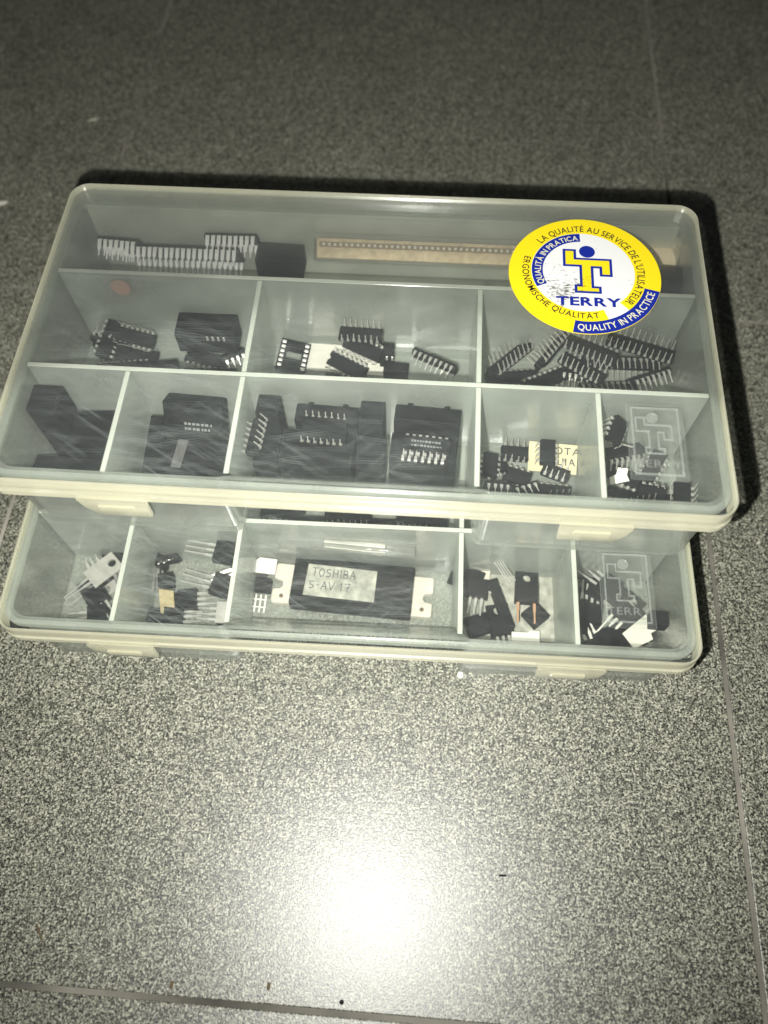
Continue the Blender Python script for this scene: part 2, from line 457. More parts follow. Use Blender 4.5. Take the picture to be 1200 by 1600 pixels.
def tray_outline(z, t):
    u = z / ZT
    draft = 0.9 * (1 - u)
    x = XT - draft - t; yf = YF + draft + t; yb = YB - draft - t
    d = 17.5 * (1 - u) ** 0.75 + 0.6          # finger scoop in the middle of the front
    xr = 46.8 + t + 0.4 * u
    return rounded([(-x, yf), (-xr, yf), (-xr + 1.5, yf + d), (xr - 1.5, yf + d), (xr, yf), (x, yf), (x, yb), (-x, yb)],
                   [7, 3.2, 3.5, 3.5, 3.2, 7, 7, 7], 5)
def make_box():
    root = bpy.data.objects.new('organizer_box', None); COL.objects.link(root)
    zs = [0, 0.5, 2, 5, 9, 14, 20, 27, 34, 40, ZT]
    outer = [[(x, y, z) for x, y in tray_outline(z, 1.0 if z == 0 else 0.0)] for z in zs]
    zi = [1.5, 2, 5, 9, 14, 20, 27, 34, 40, ZT]
    inner = [[(x, y, z) for x, y in tray_outline(z, 2.2 if z == 1.5 else 1.4)] for z in zi]
    mb = MB(); mb.loft(outer + inner[::-1])
    tray = link('tray', mb.mesh('tray', M['tray'], smooth=True, angle=35), root)
    # rolled edge round the mouth of the tray
    a = rrect(-XT - 1.7, XT + 1.7, YF - 1.8, YB + 7.2, 8); b = rrect(-XT + 0.1, XT - 0.1, YF + 0.1, YB - 0.1, 7)
    mb = MB(); mb.loft([[(x, y, ZT - 3) for x, y in a], [(x, y, ZT) for x, y in a], [(x, y, ZT + 0.02) for x, y in b], [(x, y, ZT - 3) for x, y in b]], False, False)
    n = len(a); mb.f += [(3 * n + i, 3 * n + (i + 1) % n, (i + 1) % n, i) for i in range(n)]
    link('tray_rim', mb.mesh('tray_rim', M['divider']), tray)
    # the hinge sheet is added inside the back wall to brighten it
    link('back_fill_sheet', MB().box((0, YB - 2.6, ZT / 2 + 1.0), (2 * XT - 8, 1.2, ZT - 3)).mesh('back_fill_sheet', M['back_fill'], bevel=0.3, seg=1), tray)
    def wall(x0, x1, y0, y1, cut=None):
        w = MB()
        lo, hi = 1.7, ZT - 0.05
        def ring(z, e):
            u = z / ZT; dr = 0.9 * (1 - u)
            X0 = -XT + 1.5 + dr if x0 is None else x0 - e; X1 = XT - 1.5 - dr if x1 is None else x1 + e
            Y0 = y0 - e if cut is None else cut(z); Y1 = y1 + e
            return [(X0, Y0, z), (X1, Y0, z), (X1, Y1, z), (X0, Y1, z)]
        w.loft([ring(lo + (hi - lo) * k / 6, 0.25 * (1 - k / 6)) for k in range(7)])
        me = w.mesh('divider', M['divider'], bevel=0.2, seg=1)
        me.materials.append(M['edge'])          # looking down the sheet: forty millimetres of milky plastic
        for p in me.polygons:
            if p.normal.z > 0.5: p.material_index = 1
        link('divider', me, tray)
    t = 0.95
    ya, yb = -22.9, 26.0
    wall(None, None, ya - t, ya + t); wall(None, None, yb - t, yb + t)
    for x in (-46.2, 44.8): wall(x - t, x + t, ya + t + 0.3, yb - t - 0.3)
    for x in (-46.2, 44.8): wall(x - t, x + t, -60, ya - t - 0.3, lambda z: YF + 2.2 + 17.5 * (1 - z / ZT) ** 0.75 + 0.8)
    for x in (-91.4, 90.0): wall(x - t, x + t, -60, ya - t - 0.3, lambda z: YF + 1.5 + 0.9 * (1 - z / ZT))
    for x in (-58, 60): link('foot_ledge', MB().prism(rrect(x - 5, x + 5, YF + 1.2, YF + 4, 0.8), -0.9, 0.2).mesh('foot_ledge', M['tray'], bevel=0.2), tray)
    # lid: shallow cap with a stepped skirt
    def ring(z, i, r=9.0): return [(x, y, z) for x, y in rrect(-BW + i, BW - i, -BD + i, BD - i, max(2.0, r - i), 8)]
    lid_r = [ring(HB, 1.4)]
    mb = MB(); mb.loft([ring(HB - 1.5, 1.4)] + lid_r[::-1][::-1][:1], True, True)
    lid = link('lid', mb.mesh('lid', M['lid'], smooth=True, angle=30), root)
    mb = MB(); prof = [ring(HB - 1.5, 1.42), ring(HB - 0.02, 1.42), ring(HB + 0.08, 1.25), ring(HB - 0.12, 0.95), ring(HB - 0.8, 0.75), ring(HB - 2.0, 0.65), ring(HB - 6.2, 0.6), ring(HB - 6.9, 1.5), ring(HB - 7.7, 0.4), ring(HB - 8.2, 0.05),
                       ring(HB - 10.7, 0.0), ring(HB - 11.1, 0.3), ring(HB - 11.1, 1.35), ring(HB - 3.0, 1.75), ring(HB - 1.7, 1.6), ring(HB - 1.5, 1.42)]
    mb.loft(prof, False, False)
    link('skirt', mb.mesh('skirt', M['rim'], smooth=True, angle=32), lid)
    # two snap latches on the front
    lm = MB()
    zt, zm, zb = HB - 9.0, HB - 14.5, HB - 21.0
    for sgn in (1,):
        out = []
        for (z, xa, xb, y0, y1) in ((zt, -13.5, 13.0, -BD - 1.6, -BD + 0.1), (zm, -11.5, 13.0, -BD - 1.9, -BD + 0.1), (zb + 1, -8.2, 12.8, -BD - 1.7, -BD + 0.2), (zb, -7.6, 12.0, -BD - 1.2, -BD + 0.4)):
            out.append([(xa, y0, z), (xb, y0, z), (xb, y1, z), (xa, y1, z)])
        lm.loft(out)
    latch_me = lm.mesh('latch', M['rim'], bevel=0.7, seg=2, smooth=True)
    lm2 = MB().add([(-x, y, z) for x, y, z in lm.v], [tuple(reversed(f)) for f in lm.f])
    latch_me2 = lm2.mesh('latch', M['rim'], bevel=0.7, seg=2, smooth=True)
    bar_me = MB().box((0, -BD - 2.1, HB - 13.4), (13.5, 1.3, 3.0)).mesh('latch_bar', M['rim'], bevel=0.5)
    for x, me in ((-88.5, latch_me), (88.5, latch_me2)):
        la = link('latch', me, root, (x, 0, 0)); link('latch_bar', bar_me, la, (1.0 if x < 0 else -1.0, 0, 0))
    # smooth label plate moulded into the lid, with raised figure and letters
    pl = link('moulded_plate', MB().prism(rrect(-10.3, 10.3, -16.2, 16.2, 0.4, 2), HB + 0.02, HB + 0.45).mesh('moulded_plate', M['plate'], bevel=0.12, seg=1), root, (109.6, -46.1, 0))
    z0, z1 = HB + 0.46, HB + 0.85
    def outline(poly, w):
        ins = inset_poly(poly, w); n = len(poly)
        m_ = MB(); m_.loft([[(x, y, z0) for x, y in poly], [(x, y, z1) for x, y in poly], [(x, y, z1) for x, y in ins], [(x, y, z0) for x, y in ins]], False, False)
        m_.f += [(3 * n + i, 3 * n + (i + 1) % n, (i + 1) % n, i) for i in range(n)]
        return m_
    link('plate_frame', outline([(-8.7, -14.2), (8.7, -14.2), (8.7, 14.6), (-8.7, 14.6)], 0.55).mesh('plate_frame', M['emboss']), pl)
    k = 20.5
    link('plate_figure', outline([(x * k - 1.6, y * k + 1.2) for x, y in FIG], 0.5).mesh('plate_figure', M['emboss']), pl)
    link('plate_head', MB().prism(arc_poly(-1.0, 10.1, 2.1, 0, 345, 23), z0, z1).mesh('plate_head', M['emboss']), pl)
    link('plate_lettering', flat_text('TERRY', 0.0, -9.5, 3.0, z0 + 0.3, -0.28, 0.0, 0.22, 1.25).mesh('plate_lettering', M['emboss']), pl)
    return root

FIG = [(-.28, .44), (-.10, .44), (-.10, .29), (.37, .29), (.37, -.025), (.20, -.025), (.20, .115), (.12, .115), (.12, -.2),
       (.215, -.2), (.215, -.325), (-.137, -.325), (-.137, -.18), (-.065, -.18), (-.065, .13), (-.28, .13)]
UP = (Vector((0.0057, 0.0725, 0.046462)), 0.0065)
LO = (Vector((0.0034, 0.0319968, 0.0)), 0.0161)
box_u = make_box()
box_l = copy_tree(box_u)
for b, (p, r) in ((box_u, UP), (box_l, LO)):
    b.location = p; b.rotation_euler = (0, 0, r)
box_l.location.z = 0.001
tag(box_u, 'upper milky plastic organizer case with a round yellow and blue sticker on its lid', 'organizer case', 'stacked parts organizers')
tag(box_l, 'lower milky plastic organizer case without a sticker, lying on the speckled floor', 'organizer case', 'stacked parts organizers')

# round sticker on the upper lid
SR = 30.9
stk = link('sticker', MB().prism(arc_poly(0, 0, SR, 0, 357, 119), 0.03, 0.20).mesh('sticker', M['yellow'], bevel=0), box_u, (87, 33.2, HB), (0, 0, R(-0.5)))
cx, cy = -0.02 * SR, 0.05 * SR
def flat(poly, z, name, mat):
    mb = MB().add([(x, y, z) for x, y in poly], [tuple(range(len(poly)))])
    return link(name, mb.mesh(name, mat), stk)
def band(cx, cy, r0, r1, a0, a1, z, name, mat, n=60):
    A = arc_poly(cx, cy, r0, a0, a1, n); B = arc_poly(cx, cy, r1, a0, a1, n)
    mb = MB().add([(x, y, z) for x, y in A + B], [(i, i + 1, n + 2 + i, n + 1 + i) for i in range(n)])
    return link(name, mb.mesh(name, mat), stk)
flat(arc_poly(cx, cy, 0.682 * SR, 0, 356, 89), 0.24, 'white_field', M['white'])
band(0, 0, 0.60 * SR, 0.80 * SR, -69, -46, 0.25, 'white_gap', M['white'], 12)
band(cx, cy, 0.53 * SR, 0.676 * SR, 92, 206, 0.28, 'inner_blue_band', M['blue'])
band(0, 0, 0.797 * SR, 0.996 * SR, -100.5, -14, 0.28, 'outer_blue_band', M['blue'])
link('lettering', arc_text("LA QUALITÉ AU SERVICE DE L'UTILISATEUR", cx, cy, 0.715 * SR, 139, -43, 0.098 * SR, 0.32, True, 0.012).mesh('french_lettering', M['ink']), stk)
link('lettering', arc_text('ERGONOMISCHE QUALITÄT', cx, cy, 0.80 * SR, 163, 284, 0.088 * SR, 0.32, False, 0.012).mesh('german_lettering', M['ink']), stk)
link('lettering', arc_text('QUALITÀ IN PRATICA', cx, cy, 0.555 * SR, 204, 95, 0.082 * SR, 0.32, True, 0.008).mesh('italian_lettering', M['cream_print']), stk)
link('lettering', arc_text('QUALITY IN PRACTICE', 0, 0, 0.945 * SR, -97.5, -17, 0.098 * SR, 0.32, False, 0.008).mesh('english_lettering', M['cream_print']), stk)
fig = [(x * SR, y * SR) for x, y in FIG]
flat(fig, 0.28, 'figure_outline', M['blue'])
flat(inset_poly(fig, 0.036 * SR), 0.32, 'figure', M['yellow'])
flat(arc_poly(0.046 * SR, 0.405 * SR, 0.107 * SR, 0, 345, 23), 0.28, 'figure_head', M['blue'])
link('lettering', flat_text('TERRY', 0.038 * SR, -0.467 * SR, 0.135 * SR, 0.32, 0, 0.035, 0.10, 1.32, R(0.5)).mesh('name_lettering', M['blue']), stk)

# ------------------------------------------------------------------ electronic parts
BOXM = {'U': Matrix.Translation(Vector((UP[0].x, UP[0].y, UP[0].z))) @ Matrix.Rotation(UP[1], 4, 'Z'),
        'L': Matrix.Translation(Vector((LO[0].x, LO[0].y, 0.001))) @ Matrix.Rotation(LO[1], 4, 'Z')}
def stand(name, label, cat, box, pos, rot, group=None):
    o = bpy.data.objects.new(name, None); COL.objects.link(o)
    o.empty_display_size = 0.005
    o.matrix_world = BOXM[box] @ Matrix.Translation(Vector(pos) * MM) @ Euler([R(a) for a in rot]).to_matrix().to_4x4()
    return tag(o, label, cat, group)

CH = 'dual row chips'
def pin_mesh(long, wide=1.0, mat='tin'):
    secs = [(-0.1, 0.12, .58), (0.95, 0.10, .58), (1.15, -0.15, .58), (1.25, -1.5, .54), (1.27, -1.9, .24), (1.45, -long, .19)]
    if wide > 1: secs[3:5] = [(1.25, -4.2, .54), (1.27, -4.7, .24)]
    rings = []
    for i, (y, z, hw) in enumerate(secs):
        hw *= wide
        if i < 2: rings.append([(-hw, y, z - .13), (hw, y, z - .13), (hw, y, z + .13), (-hw, y, z + .13)])
        elif i == 2: rings.append([(-hw, y - .2, z - .05), (hw, y - .2, z - .05), (hw, y + .06, z + .1), (-hw, y + .06, z + .1)])
        else: rings.append([(-hw, y - .13, z), (hw, y - .13, z), (hw, y + .13, z), (-hw, y + .13, z)])
    return MB().loft(rings).mesh('pin', M[mat])
PIN = {4.4: pin_mesh(4.4), 5.6: pin_mesh(5.6), 7.0: pin_mesh(7.0, 1.45, 'lit_tin')}
_bodies = {}
def chip_body(n, w, L):
    if (n, w) not in _bodies:
        def ring(z, d):
            x, y = L / 2 - d, w / 2 - d
            nt = [( -x + 1.0 * math.cos(R(a)) * 0.9, 1.0 * math.sin(R(a))) for a in (80, 45, 0, -45, -80)]
            return [(px, py, z) for px, py in [(-x, -y), (x, -y), (x, y), (-x, y), (-x, 1.0)] + nt + [(-x, -1.0)]]
        _bodies[(n, w)] = MB().loft([ring(-1.7, .32), ring(-0.1, 0), ring(0.15, 0), ring(1.7, .32)]).mesh('chip_body', M['black'], bevel=0.1, seg=1)
    return _bodies[(n, w)]
def chip(label, box, pos, rot, n=14, w=6.4, pin=4.4, printed=False):
    L = n / 2 * 2.54 + 1.2
    t = stand('dual_row_chip', label, 'chip', box, pos, rot, CH)
    b = link('body', chip_body(n, w, L), t)
    for k in range(n):
        i, s = k // 2, 1 if k % 2 else -1
        p = link('pin', PIN[pin], t, ((i - (n / 2 - 1) / 2) * 2.54, s * w / 2, 0))
        p.rotation_euler = (R(rnd.uniform(-5, 5)), 0, (0 if s > 0 else math.pi) + R(rnd.uniform(-4, 4)))
    if printed:
        mb = MB(); r2 = random.Random(3)
        for row in (0.9, -0.9):
            x = -L * 0.30
            while x < L * 0.30:
                l = r2.uniform(0.5, 1.1); mb.box((x + l / 2, row, 1.71), (l, 0.9 if r2.random() > .4 else .5, 0.03)); x += l + 0.35
        link('marking', mb.mesh('marking', M['ink_grey']), t)
    return t
def block(label, box, pos, rot, size, nubs=False, sticker=None, pins=0, name='component_block', cat='component', mat='charcoal', group=None):
    t = stand(name, label, cat, box, pos, rot, group)
    x, y, z = size
    link('housing', MB().box((0, 0, 0), size).mesh('housing', M[mat], bevel=0.45, seg=2), t)
    # a shallow cap with a step, as moulded housings have
    link('cap', MB().box((0, 0, z / 2 + 0.25), (x - 1.6, y - 1.6, 0.5)).mesh('cap', M['black'], bevel=0.2, seg=1), t)
    if nubs:
        for sx in (-0.28, 0.28):
            link('nub', MB().box((sx * x, y / 2 + 0.6, z / 2 - 1.2), (2.2, 1.4, 2.2)).mesh('nub', M[mat], bevel=0.3, seg=1), t)
    if sticker:
        sx, sz, ox = sticker
        lab = link('label_strip', MB().box((ox, -y / 2 - 0.06, 0), (sx, 0.12, sz)).mesh('label_strip', M['charcoal']), t)
        mb = MB(); r2 = random.Random(5)
        for row in (0.17, -0.17):
            a = -sx * 0.22
            while a < sx * 0.34:
                l = r2.uniform(0.6, 1.4); mb.box((ox + a, -y / 2 - 0.14, row * sz), (l, 0.03, sz * 0.16)); a += l + 0.5
        link('marking', mb.mesh('marking', M['ink_grey']), lab)
    if pins:
        me = MB().box((0, 0, 0), (0.9, 0.5, 2.6)).mesh('pin', M['tin'], bevel=0.15, seg=1)
        for k in range(pins):
            link('pin', me, t, (x * 0.05 + k * 2.4, -y / 2 - 0.25, z / 2 - 2.0))
    return t
def ring_plate(w, y0, y1, r, cy, z0, z1, mat):
    n = 24
    circ = [(r * math.cos(2 * math.pi * i / n), cy + r * math.sin(2 * math.pi * i / n)) for i in range(n)]
    rect = []
    for i in range(n):
        a = 2 * math.pi * i / n; c, s = math.cos(a), math.sin(a)
        k = min((w / 2) / abs(c) if abs(c) > 1e-6 else 1e9, ((y1 - cy) if s > 0 else (cy - y0)) / abs(s) if abs(s) > 1e-6 else 1e9)
        rect.append((c * k, cy + s * k))
    # snap the corners
    for cxy in ((w / 2, y1), (-w / 2, y1), (-w / 2, y0), (w / 2, y0)):
        j = min(range(n), key=lambda i: (rect[i][0] - cxy[0]) ** 2 + (rect[i][1] - cxy[1]) ** 2); rect[j] = cxy
    mb = MB(); rg = [[(x, y, z0) for x, y in rect], [(x, y, z1) for x, y in rect], [(x, y, z1) for x, y in circ], [(x, y, z0) for x, y in circ]]
    mb.loft(rg, False, False); mb.f += [(3 * n + i, 3 * n + (i + 1) % n, (i + 1) % n, i) for i in range(n)]
    return mb.mesh('tab', mat)
TAB = {k: ring_plate(10, 0, 15.2, 1.85, 12.2, 0.0, 1.3, M[k]) for k in ('dull_metal', 'pale_metal', 'black')}
TB = MB().loft([[(-x, y0, z), (x, y0, z), (x, y1, z), (-x, y1, z)] for x, y0, y1, z in ((4.7, .3, 8.6, -3.2), (5.05, 0, 9, -1.0), (5.05, 0, 9, 0.9))]).mesh('transistor_body', M['black'], bevel=0.15, seg=1)
def lead_mesh(l, mat):
    return MB().loft([[(-h, y, z - .2), (h, y, z - .2), (h, y, z + .2), (-h, y, z + .2)] for h, y, z in ((.62, 0.1, -1.2), (.62, -3.4, -1.2), (.38, -3.9, -1.2), (.36, -l, -1.25))]).mesh('lead', M[mat])
_leads = {}
def transistor(label, box, pos, rot, tab='dull_metal', lead='tin', ll=13, leads=(-1, 0, 1), flip=False, lift=0):
    """metal tab up; flip turns the plastic side up"""
    t = stand('power_transistor', label, 'transistor', box, pos, (rot[0], rot[1] + (180 if flip else 0), rot[2]), 'power transistors')
    link('tab', TAB[tab], t); link('body', TB, t)
    if (ll, lead) not in _leads: _leads[(ll, lead)] = lead_mesh(ll, lead)
    for k in leads:
        o = link('lead', _leads[(ll, lead)], t, (k * 2.54, 0, 0)); o.rotation_euler = (R(rnd.uniform(-3, 3)), 0, R(rnd.uniform(-3, 3)))
    return t
def sheet(name, label, cat, box, pos, rot, poly, mat, th=0.25, group=None):
    t = stand(name, label, cat, box, pos, rot, group)
    me = MB().prism(poly, -th / 2, th / 2).mesh(name, M[mat])
    mw = t.matrix_world.copy(); lab = dict(t.items()); bpy.data.objects.remove(t)
    o = bpy.data.objects.new(name, me); COL.objects.link(o); o.matrix_world = mw
    for k, v in lab.items(): o[k] = v
    return o
def rect(w, h): return [(-w / 2, -h / 2), (w / 2, -h / 2), (w / 2, h / 2), (-w / 2, h / 2)]

# ---- upper case, long back compartment
chip('long wide black chip standing on its side behind the back partition, silver pins facing forward', 'U', (-87.8, 56.9, 25.0), (-60, 0, 0), 40, 13.7, 7.0)
chip('black chip at the far left end of the back compartment, five pins showing', 'U', (-116.4, 56.7, 30.0), (-58, 0, -4), 14, 6.4, 7.0)
chip('black chip lying behind the long wide chip, its pins showing above it', 'U', (-65.8, 60.7, 31.0), (-62, 0, 1), 18, 6.4, 7.0)
block('dark foam block between the row of silver pins and the brass pin strip', 'U', (-44.2, 56.6, 23.0), (0, 0, -2), (21, 11, 11))
tb = stand('component_tube', 'long clear tube holding a strip of brass dots in the back compartment', 'component tube', 'U', (17.9, 57.5, 31.0), (0, 0, 0))
tb.rotation_euler.x = R(38)
link('tube', MB().box((0, 0, 0), (92, 12, 8)).mesh('tube', M['clear'], bevel=0.8, seg=2), tb)
st_ = link('strip', MB().box((0, 0, -0.5), (90, 8.5, 2.2)).mesh('strip', M['tan'], bevel=0.2, seg=1), tb)
dot = MB().box((0, 0, 0), (1.1, 1.1, 2.6)).mesh('contact', M['lit_tin'], bevel=0.15, seg=1)
link('groove', MB().box((0, 1.6, 0.64), (88, 2.4, 0.1)).mesh('groove', M['groove_brown']), st_)
for k in range(34): link('contact', dot, st_, ((k - 16.5) * 2.54, 1.6, 0.4))
sheet('card_piece', 'piece of brown card with a cut corner in the back compartment beside the round sticker', 'card', 'U', (125.4, 62.5, 31.0), (38, 0, -2), [(-10, -9), (6.6, -9.5), (7.6, 5), (3, 10), (-10, 10)], 'card', 0.9)
block('black foam block under the brown card in the back right corner', 'U', (125.6, 45.8, 31.0), (0, 0, -3), (12, 10, 9))
rd = sheet('red_disc', 'red round dot, partition haze put into its colour, against the back partition at upper left', 'disc', 'U', (-106.0, 22.4, 39.4), (90, 0, 0), arc_poly(0, 0, 4.2, 0, 345, 23), 'red', 0.8)

# ---- upper case, middle row, left
chip('black chip in the left middle compartment with six bright pins on top', 'U', (-105.9, 16.8, 13.5), (-150, 0, -14), 14)
chip('black chip at the bottom left of the left middle compartment pile', 'U', (-109.8, 12.4, 6.0), (8, 0, -4), 20)
chip('black chip leaning at the left edge of the left middle pile', 'U', (-118.7, 16.9, 11.5), (20, -12, 78), 14)
block('black connector block with four bright contacts in the left middle compartment', 'U', (-71.7, 16.7, 19.0), (0, 0, 0), (26, 12, 12), pins=4)
chip('black chip lying flat in front of the four contact connector block', 'U', (-74.9, 13.0, 5.0), (0, 6, -8), 14)
chip('small black chip wedged in the lower right corner of the left middle compartment', 'U', (-63.0, 15.0, 6.0), (-40, 0, 30), 8)
# ---- upper case, middle row, centre
sk = stand('chip_socket', 'open black chip socket with two columns of tinned contacts in the centre middle compartment', 'chip socket', 'U', (-35.5, 14.4, 7.0), (12, 0, 86))
fr = MB(); po = rect(16.5, 13.4); pi_ = rect(8.5, 7.0); fr.loft([[(x, y, -2) for x, y in po], [(x, y, 2) for x, y in po], [(x, y, 2) for x, y in pi_], [(x, y, -2) for x, y in pi_]], False, False); fr.f += [(12 + i, 12 + (i + 1) % 4, (i + 1) % 4, i) for i in range(4)]
link('frame', fr.mesh('frame', M['black'], bevel=0.15, seg=1), sk)
cm = MB().box((0, 0, 0), (1.5, 1.9, 0.7)).mesh('contact', M['tin'], bevel=0.25, seg=1)
for k in range(12): link('contact', cm, sk, ((k // 2 - 2.5) * 2.54, (5.2 if k % 2 else -5.2), 2.2))
link('crossbar', MB().box((-3.0, 0, 0.4), (2.4, 7.0, 2.4)).mesh('crossbar', M['black']), sk)
sheet('paper_slip', 'off white paper slip lying under the chips of the centre middle compartment', 'paper slip', 'U', (-10.5, 16.9, 4.7), (0, 0, -2), rect(40, 15), 'paper')
chip('black chip on its back at the top of the centre middle stack, thin pins up', 'U', (-4.6, 16.9, 22.0), (172, 0, -2), 14)
chip('black chip across the middle of the centre stack, slanting row of bent pins', 'U', (-3.8, 16.8, 13.0), (-148, 0, -26), 14)
chip('front chip of the centre stack, with the lowest slanting row of bright pins', 'U', (-10.5, 9.7, 9.0), (-148, 0, -28), 14)
block('small black block at the foot of the centre stack', 'U', (11.0, 11.5, 5.0), (0, 0, -3), (11, 6, 5))
block('short black block with two bright contacts at the right of the centre stack', 'U', (6.7, 16.6, 9.5), (0, 0, -2), (6, 7, 9), pins=2)
chip('lone black chip leaning by itself at the right of the centre middle compartment', 'U', (28.1, 14.7, 9.0), (-68, 0, -25), 16)
# ---- upper case, middle row, right
chip('black chip leaning up to the right at the left end of the right middle compartment', 'U', (61.3, 16.9, 10.0), (150, 0, 46), 18, 6.4, 5.6)
chip('black chip standing steeply below the sticker with its comb of pins to the left', 'U', (78.6, 16.9, 17.5), (118, 0, 56), 16, 6.4, 5.6)
chip('black chip on its back under the blue edge of the sticker, thin pins up', 'U', (94.6, 17.0, 18.5), (176, 0, -25), 18, 6.4, 5.6)
chip('black chip on its back at the far right of the right middle compartment', 'U', (115.0, 16.8, 21.5), (170, 0, -18), 22, 6.4, 5.6)
chip('long black chip lying across the front of the right middle compartment, pins facing forward', 'U', (109.2, 16.7, 11.0), (-86, 0, 0), 26, 6.4, 5.6)
chip('black chip at the front partition of the right middle compartment with splayed bright pins', 'U', (91.4, 12.5, 6.0), (-62, 0, -6), 16, 6.4, 5.6)
chip('black chip lying flat against the front partition below the leaning chip', 'U', (62.5, 10.2, 5.0), (6, 0, 8), 18, 6.4, 5.6)
# ---- upper case, front row, first two compartments
block('tall black component block in the back left corner of the front left compartment', 'U', (-124.6, -34, 20), (0, 0, -1), (12, 12, 36))
block('black component block at the right of the front left compartment', 'U', (-107, -39, 12.5), (0, 0, 3), (22, 20, 21))
block('low black component block at the front of the front left compartment', 'U', (-116, -57, 11.5), (0, 0, -3), (29, 13, 19))
block('black component block with a printed label strip in the second front compartment', 'U', (-67, -33.5, 25), (-30, 0, -3), (24, 8, 20), sticker=(19, 6.5, 1))
block('big black component block in the middle of the second front compartment', 'U', (-65, -51, 13.5), (0, 0, 2), (30, 18, 23))
block('black component block leaning at the left of the second front compartment', 'U', (-83.5, -45, 13.5), (0, 6, 3), (6.5, 28, 22))
sheet('paper_strip', 'narrow dark grey strip on top of the big block in the second front compartment', 'strip', 'U', (-71, -49, 25.8), (0, 0, 85), rect(13, 4), 'charcoal_light', 0.2)
# ---- upper case, front row, centre
CC = 'black chip carriers'
def carrier(label, pos, size, rz=-2, nubs=False):
    return block(label, 'U', pos, (0, 0, rz), size, nubs=nubs, name='chip_carrier', cat='chip carrier', group=CC)
carrier('tall black chip carrier at the back left corner of the front centre compartment', (-36.5, -31.5, 19.5), (9, 9, 35))
chip('black chip on edge at the left end of the front centre compartment, bright zigzag pins', 'U', (-40.2, -42.4, 31.0), (142, 0, 86), 12)
carrier('black chip carrier with two nubs behind the double row of pins', (-14, -30.5, 16.5), (25, 8, 29), nubs=True)
carrier('wide black carrier under the double row of pins in the front centre compartment', (-17, -43, 14), (29, 16, 23))
carrier('low black carrier at the front left of the front centre compartment', (-37.5, -43, 12.5), (10, 14, 20))
chip('wide black chip on its back, two spaced rows of seven pins, front centre compartment', 'U', (-14.5, -38.5, 30.5), (178, 0, -3), 14, 9.4)
carrier('tall smooth black carrier in the middle of the front centre compartment', (4.2, -32, 19), (9.5, 10, 34))
carrier('smooth low black carrier in front of the tall middle carrier', (4.5, -43.5, 14.5), (11, 13, 25))
carrier('black chip carrier with two nubs at the right of the front centre compartment', (26, -31, 18), (26, 8, 32), -3, True)
carrier('black carrier under the chip with the faint print', (25, -42, 15), (26, 11.5, 26), -3)
chip('black chip with a faint two line print at the right of the front centre compartment', 'U', (25.9, -43.6, 32.0), (8, 0, -4), 14, printed=True)
chip('black chip on its side at the front right of the front centre compartment', 'U', (24.8, -50.7, 28.0), (90, 0, -3), 14)
carrier('low black carrier at the front right of the front centre compartment', (25, -50, 14), (26, 6, 22), -3)
# ---- upper case, front row, fourth
yp = sheet('paper_scrap', 'cream paper scrap with faded capital letters among the small chips', 'paper scrap', 'U', (78.7, -32.2, 9.0), (10, 0, -3), rect(20, 13), 'yellow_paper')
mt = flat_text('OTA', 5.8, 3.4, 3.1, 0.16, 0, 0.01, 0.2).mesh('lettering', M['paper_ink']); link('lettering', mt, yp)
mt = flat_text('UIA', 5.6, -1.4, 3.1, 0.16, 0, 0.01, 0.2).mesh('lettering', M['paper_ink']); link('lettering', mt, yp)
chip('small black eight pin chip on its back left of the cream paper', 'U', (62.6, -32.5, 11.0), (170, 0, -2), 8)
chip('small black eight pin chip against the left wall of the fourth front compartment', 'U', (52.9, -36.8, 8.0), (10, 0, 86), 8)
chip('small black eight pin chip in the middle of the fourth front compartment pile', 'U', (64.0, -41.6, 8.0), (12, 8, -12), 8)
chip('small black eight pin chip at the lower left corner with four wide bright pins forward', 'U', (55.8, -48.6, 11.0), (-78, 0, -3), 8)
chip('small black eight pin chip with its back end on the cream paper', 'U', (75.9, -32.3, 13.0), (0, 0, 88), 8)
chip('tilted eight pin chip below the lettering on the cream paper, four pins up', 'U', (79.2, -40.6, 11.0), (152, 0, -21), 8)
chip('black chip lying along the front wall of the fourth front compartment', 'U', (76.9, -46.4, 5.0), (4, 0, -3), 14)
chip('small black chip showing a few thin pins beside the lower left eight pin chip', 'U', (67.1, -48.0, 8.0), (-95, 0, 20), 8)
# ---- upper case, front row, fifth
chip('small dark chip at the back left of the moulded plate compartment', 'U', (99.7, -31.9, 31.0), (30, 0, 70), 8)
chip('dark chip halfway down the left side of the moulded plate compartment', 'U', (105.8, -32.0, 15.5), (-25, 10, 20), 14)
sheet('metal_shard', 'crumpled pale metal scrap left of the moulded plate', 'metal scrap', 'U', (104.8, -40.3, 11.0), (30, -14, 14), [(-4, -2.6), (3.6, -3.2), (3.2, -0.6), (4.4, 1.8), (0.6, 3.4), (-0.8, 0.8), (-3.6, 0.4)], 'white_plastic', 0.6)
wr = stand('wire_offcut', 'short bright wire offcut lying left of the moulded plate', 'wire', 'U', (103.8, -32.2, 21.5), (0, 0, -8))
link('wire', MB().tube([(-4, 0, 0), (0, .3, .2), (4.5, 0, 0)], 0.35).mesh('wire', M['tin']), wr)
chip('dark chip under the moulded plate', 'U', (119.8, -33.8, 6.0), (0, 0, 62), 14)
chip('dark chip at the front left corner of the moulded plate compartment', 'U', (109.7, -47.4, 6.0), (-30, 0, -14), 14)
chip('dark chip below the moulded plate with three splayed pins', 'U', (118.3, -45.6, 8.0), (-128, 0, -8), 8)
chip('small dark chip on its back right of the front corner, two columns of glinting pins', 'U', (124.0, -56.6, 26.0), (176, 0, 84), 8)
chip('dark chip lying flat along the front wall under the moulded plate', 'U', (121.7, -47.6, 4.5), (0, 0, -3), 14)

